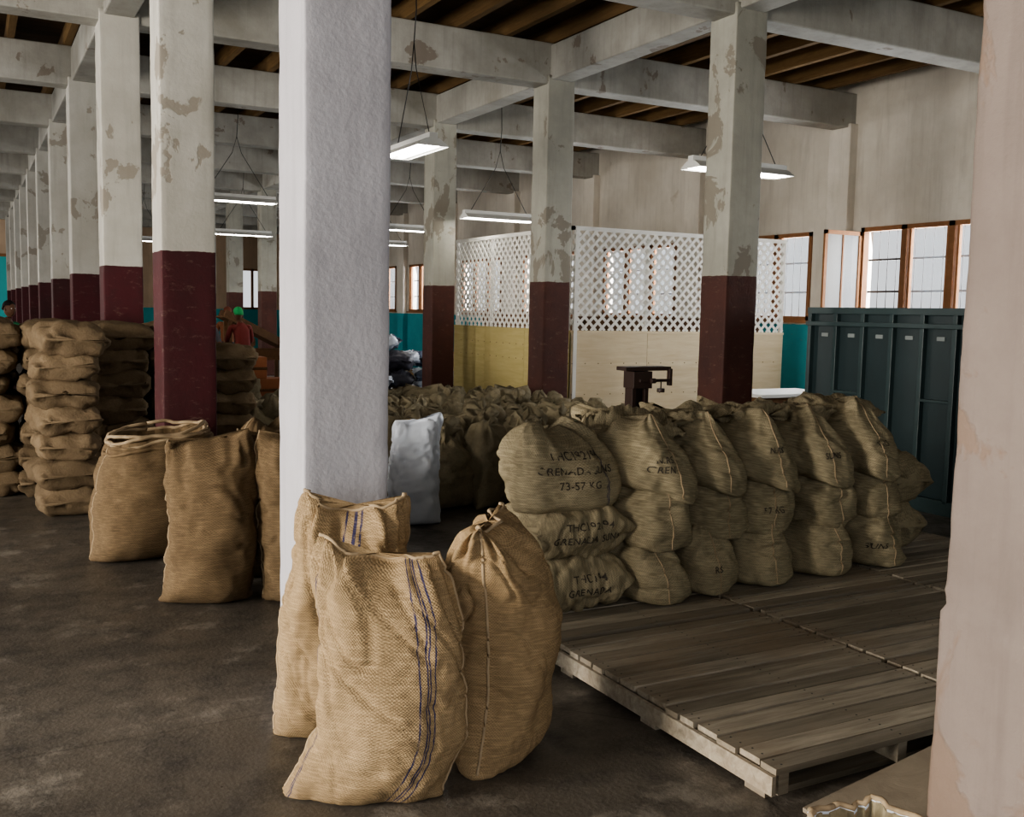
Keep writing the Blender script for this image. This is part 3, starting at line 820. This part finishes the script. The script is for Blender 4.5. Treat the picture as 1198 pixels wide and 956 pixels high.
# ------------------------------------------------------------------ people
M_skin = simple('skin_brown', (.13,.065,.04), .55, .1)
M_hair = simple('hair_black', (.012,.01,.01), .8, .2)
def person(x, y, yaw, sc, shirt, pants, wrap, lean=.2, arms='work'):
    J = {'pel':((0,0,.93),.13),'wst':((0,0,1.07),.115),'cst':((0,0,1.28),.14),'nb':((0,0,1.44),.07),'nk':((0,-.01,1.52),.05)}
    E = [('pel','wst','s'),('wst','cst','s'),('cst','nb','s'),('nb','nk','k')]
    for sgn, n in ((-1,'L'),(1,'R')):
        if arms == 'work': el, wr = (sgn*.24,-.12,1.16), (sgn*.13,-.38,1.10)
        else: el, wr = (sgn*.24,.0,1.13), (sgn*.25,-.06,.88)
        J['sh'+n] = ((sgn*.17,0,1.40),.062); J['el'+n] = (el,.045); J['wr'+n] = (wr,.03)
        J['hp'+n] = ((sgn*.09,0,.87),.095); J['kn'+n] = ((sgn*.10,-.02,.49),.068); J['an'+n] = ((sgn*.10,.01,.09),.042); J['to'+n] = ((sgn*.11,-.14,.035),.035)
        E += [('cst','sh'+n,'s'),('sh'+n,'el'+n,'s'),('el'+n,'wr'+n,'k'),('pel','hp'+n,'p'),('hp'+n,'kn'+n,'p'),('kn'+n,'an'+n,'p'),('an'+n,'to'+n,'h')]
    keys = list(J); idx = {k: i for i, k in enumerate(keys)}
    R = Matrix.Rotation(lean, 3, 'X')
    def P(p):
        p = Vector(p)
        if p.z > .95: q = R @ (p-Vector((0,0,.95))); p = q+Vector((0,0,.95))
        return p
    me = bpy.data.meshes.new('b'); me.from_pydata([P(J[k][0]) for k in keys], [(idx[a], idx[b]) for a, b, _ in E], [])
    ob = bpy.data.objects.new('b', me); COL.objects.link(ob)
    sk = ob.modifiers.new('s', 'SKIN'); sk.use_smooth_shade = True
    for i, k in enumerate(keys):
        sv = me.skin_vertices[0].data[i]; r = J[k][1]
        sv.radius = (r*1.15, r*.85) if k in ('pel','wst','cst') else (r, r); sv.use_root = (k == 'pel')
    ob.modifiers.new('d', 'SUBSURF').levels = 2
    dg = bpy.context.evaluated_depsgraph_get(); em = bpy.data.meshes.new_from_object(ob.evaluated_get(dg))
    Mw = TR(x, y, 0, yaw) @ Matrix.Scale(sc, 4)
    mb = MB(); lab = {'s':0,'p':1,'k':2,'h':3}
    segs = [(P(J[a][0]), P(J[b][0]), lab[l]) for a, b, l in E]
    def near(c):
        best = (9, 0)
        for p, q, l in segs:
            d = q-p; t = max(0, min(1, (c-p).dot(d)/d.length_squared)); dd = (p+d*t-c).length
            if dd < best[0]: best = (dd, l)
        return best[1]
    mb.v += [tuple(v.co) for v in em.vertices]
    for f in em.polygons:
        mb.f.append(tuple(f.vertices)); mb.m.append(near(f.center)); mb.sm.append(True); mb.uv.append([(0,0)]*len(f.vertices))
    bpy.data.objects.remove(ob)
    hc = P((0,-.02,1.63))
    def hf(q, d):
        if d.y < -.5:
            q.y -= .022*math.exp(-((d.x/.16)**2+((d.z+.05)/.22)**2))
            q.y += .010*math.exp(-(((abs(d.x)-.35)/.15)**2+((d.z-.12)/.12)**2))
            q.y -= .008*math.exp(-((d.x/.3)**2+((d.z+.45)/.08)**2))
        if d.z < -.3: q.x *= 1+.35*(d.z+.3)
        return q
    mb.ellip(hc, (.076,.095,.118), 2, 28, 20, hf)
    for s_ in (-1, 1):
        mb.ellip(hc+Vector((s_*.029,-.082,.012)), (.012,.008,.008), 5, 8, 6)
        mb.ellip(hc+Vector((s_*.029,-.089,.012)), (.005,.003,.005), 3, 8, 6)
        mb.ellip(hc+Vector((s_*.078,.0,.0)), (.010,.018,.030), 2, 8, 6)
    mb.ellip(hc+Vector((0,-.093,-.053)), (.022,.006,.007), 6, 8, 6)
    mb.ellip(hc+Vector((0,.018,.035)), (.088,.098,.102), 4, 20, 14, lambda q, d: Vector((q.x, q.y+(.02 if d.z < -.2 else 0), max(q.z, -.05) if d.y > -.2 else max(q.z, .02))))
    for sgn, n in ((-1,'L'),(1,'R')):
        w = P(J['wr'+n][0]); d = (w-P(J['el'+n][0])).normalized(); side = d.cross(Vector((0,0,1))).normalized(); nn = side.cross(d)
        mb.tube([w-d*.01, w+d*.03, w+d*.085], [.026,.038,.034], 10, 2)
        for k in range(4):
            b = w+d*.08+side*(-.027+.018*k); ln = (.072,.08,.076,.058)[k]
            mb.tube([b, b+d*ln*.45-nn*.006, b+d*ln*.8-nn*.022, b+d*ln-nn*.036], [.010,.0095,.009,.006], 7, 2)
        b = w+d*.03-side*sgn*.03
        mb.tube([b, b+d*.03-side*sgn*.025-nn*.01, b+d*.055-side*sgn*.03-nn*.02], [.012,.011,.008], 7, 2)
    mb.v = [tuple(Mw @ Vector(v)) for v in mb.v]
    mb.build('person', [simple('shirt', shirt, .85), simple('trousers', pants, .85), M_skin, M_hair, simple('headwear', wrap, .85) if wrap else M_hair, M_white, simple('lips', (.16,.05,.045), .5)])
person(.43, 15.6, .6, .93, (.02,.16,.07), (.05,.03,.03), None, .2)
person(4.0, 16.75, pi+.2, .93, (.16,.03,.025), (.05,.05,.08), (.04,.30,.10), .35)
person(3.35, 16.8, .2, .90, (.10,.10,.11), (.05,.05,.08), (.04,.22,.09), .30)
person(4.4, 19.8, pi*.9, .92, (.20,.08,.04), (.04,.04,.05), (.16,.05,.03), .25)
person(2.4, 18.5, .3, 1.0, (.14,.09,.05), (.05,.04,.04), None, .1, 'down')

# ------------------------------------------------------------------ lighting
def area(name, loc, target, sx, sy, e, col):
    l = bpy.data.lights.new(name, 'AREA'); l.shape = 'RECTANGLE'; l.size = sx; l.size_y = sy; l.energy = e; l.color = col
    o = bpy.data.objects.new(name, l); COL.objects.link(o); o.location = loc
    o.rotation_euler = (Vector(target)-Vector(loc)).to_track_quat('-Z', 'Y').to_euler()
area('added_left_daylight', (XL-.4, 2.4, 2.0), (0, 3.2, 1.0), 2.6, 2.8, 1150, (1, .93, .82))  # inferred left daylight: area lamps added outside unseen left-wall openings
area('added_left_daylight', (XL-.4, 5.7, 2.0), (0, 5.7, 1.0), 2.2, 2.8, 360, (1, .94, .86))
area('added_left_daylight', (XL-.4, 12.2, 2.0), (0, 12.2, 1.0), 2.2, 2.8, 260, (1, .95, .88))
area('added_left_daylight', (XL-.4, 22, 2.4), (0, 22, 1.6), 2.2, 2.2, 330, (1, .95, .88))
area('added_left_daylight', (XL-.4, 31.8, 2.4), (0, 31, 1.6), 2.2, 2.2, 400, (1, .95, .88))
area('added_back_fill', (.3, YB-.5, 2.0), (2, 5, .6), 6, 3.2, 70, (1, .98, .97))  # soft fill lamp added behind the camera, outside an assumed, unseen opening
for a, b in wins[:8]:
    area('daylight_window', (XR+.3, (a+b)/2, 2.25), (XR-4, (a+b)/2, 1.2), b-a, 1.3, 170, (.96, .98, 1))
w = bpy.data.worlds.new('World'); scene.world = w; w.use_nodes = True
bg = w.node_tree.nodes['Background']; bg.inputs[0].default_value = (.94, .97, 1, 1); bg.inputs[1].default_value = .7

# ------------------------------------------------------------------ camera
f = 1180; th = math.atan(637/f); ph = math.atan(113/f); rho = .020
F = Vector((math.sin(th)*math.cos(ph), math.cos(th)*math.cos(ph), -math.sin(ph)))
R0 = Vector((math.cos(th), -math.sin(th), 0)); U0 = R0.cross(F)
R = R0*math.cos(rho)+U0*math.sin(rho); U = U0*math.cos(rho)-R0*math.sin(rho)
cam = bpy.data.cameras.new('camera'); co = bpy.data.objects.new('camera', cam); COL.objects.link(co)
B = -F
co.matrix_world = Matrix(((R.x,U.x,B.x,0),(R.y,U.y,B.y,0),(R.z,U.z,B.z,1.6),(0,0,0,1)))
cam.sensor_width = 36; cam.lens = 36*f/1198; cam.clip_start = .05; cam.clip_end = 200
scene.camera = co
scene.view_settings.view_transform = 'AgX'
scene.view_settings.look = 'AgX - Medium High Contrast'
scene.view_settings.exposure = 0.40
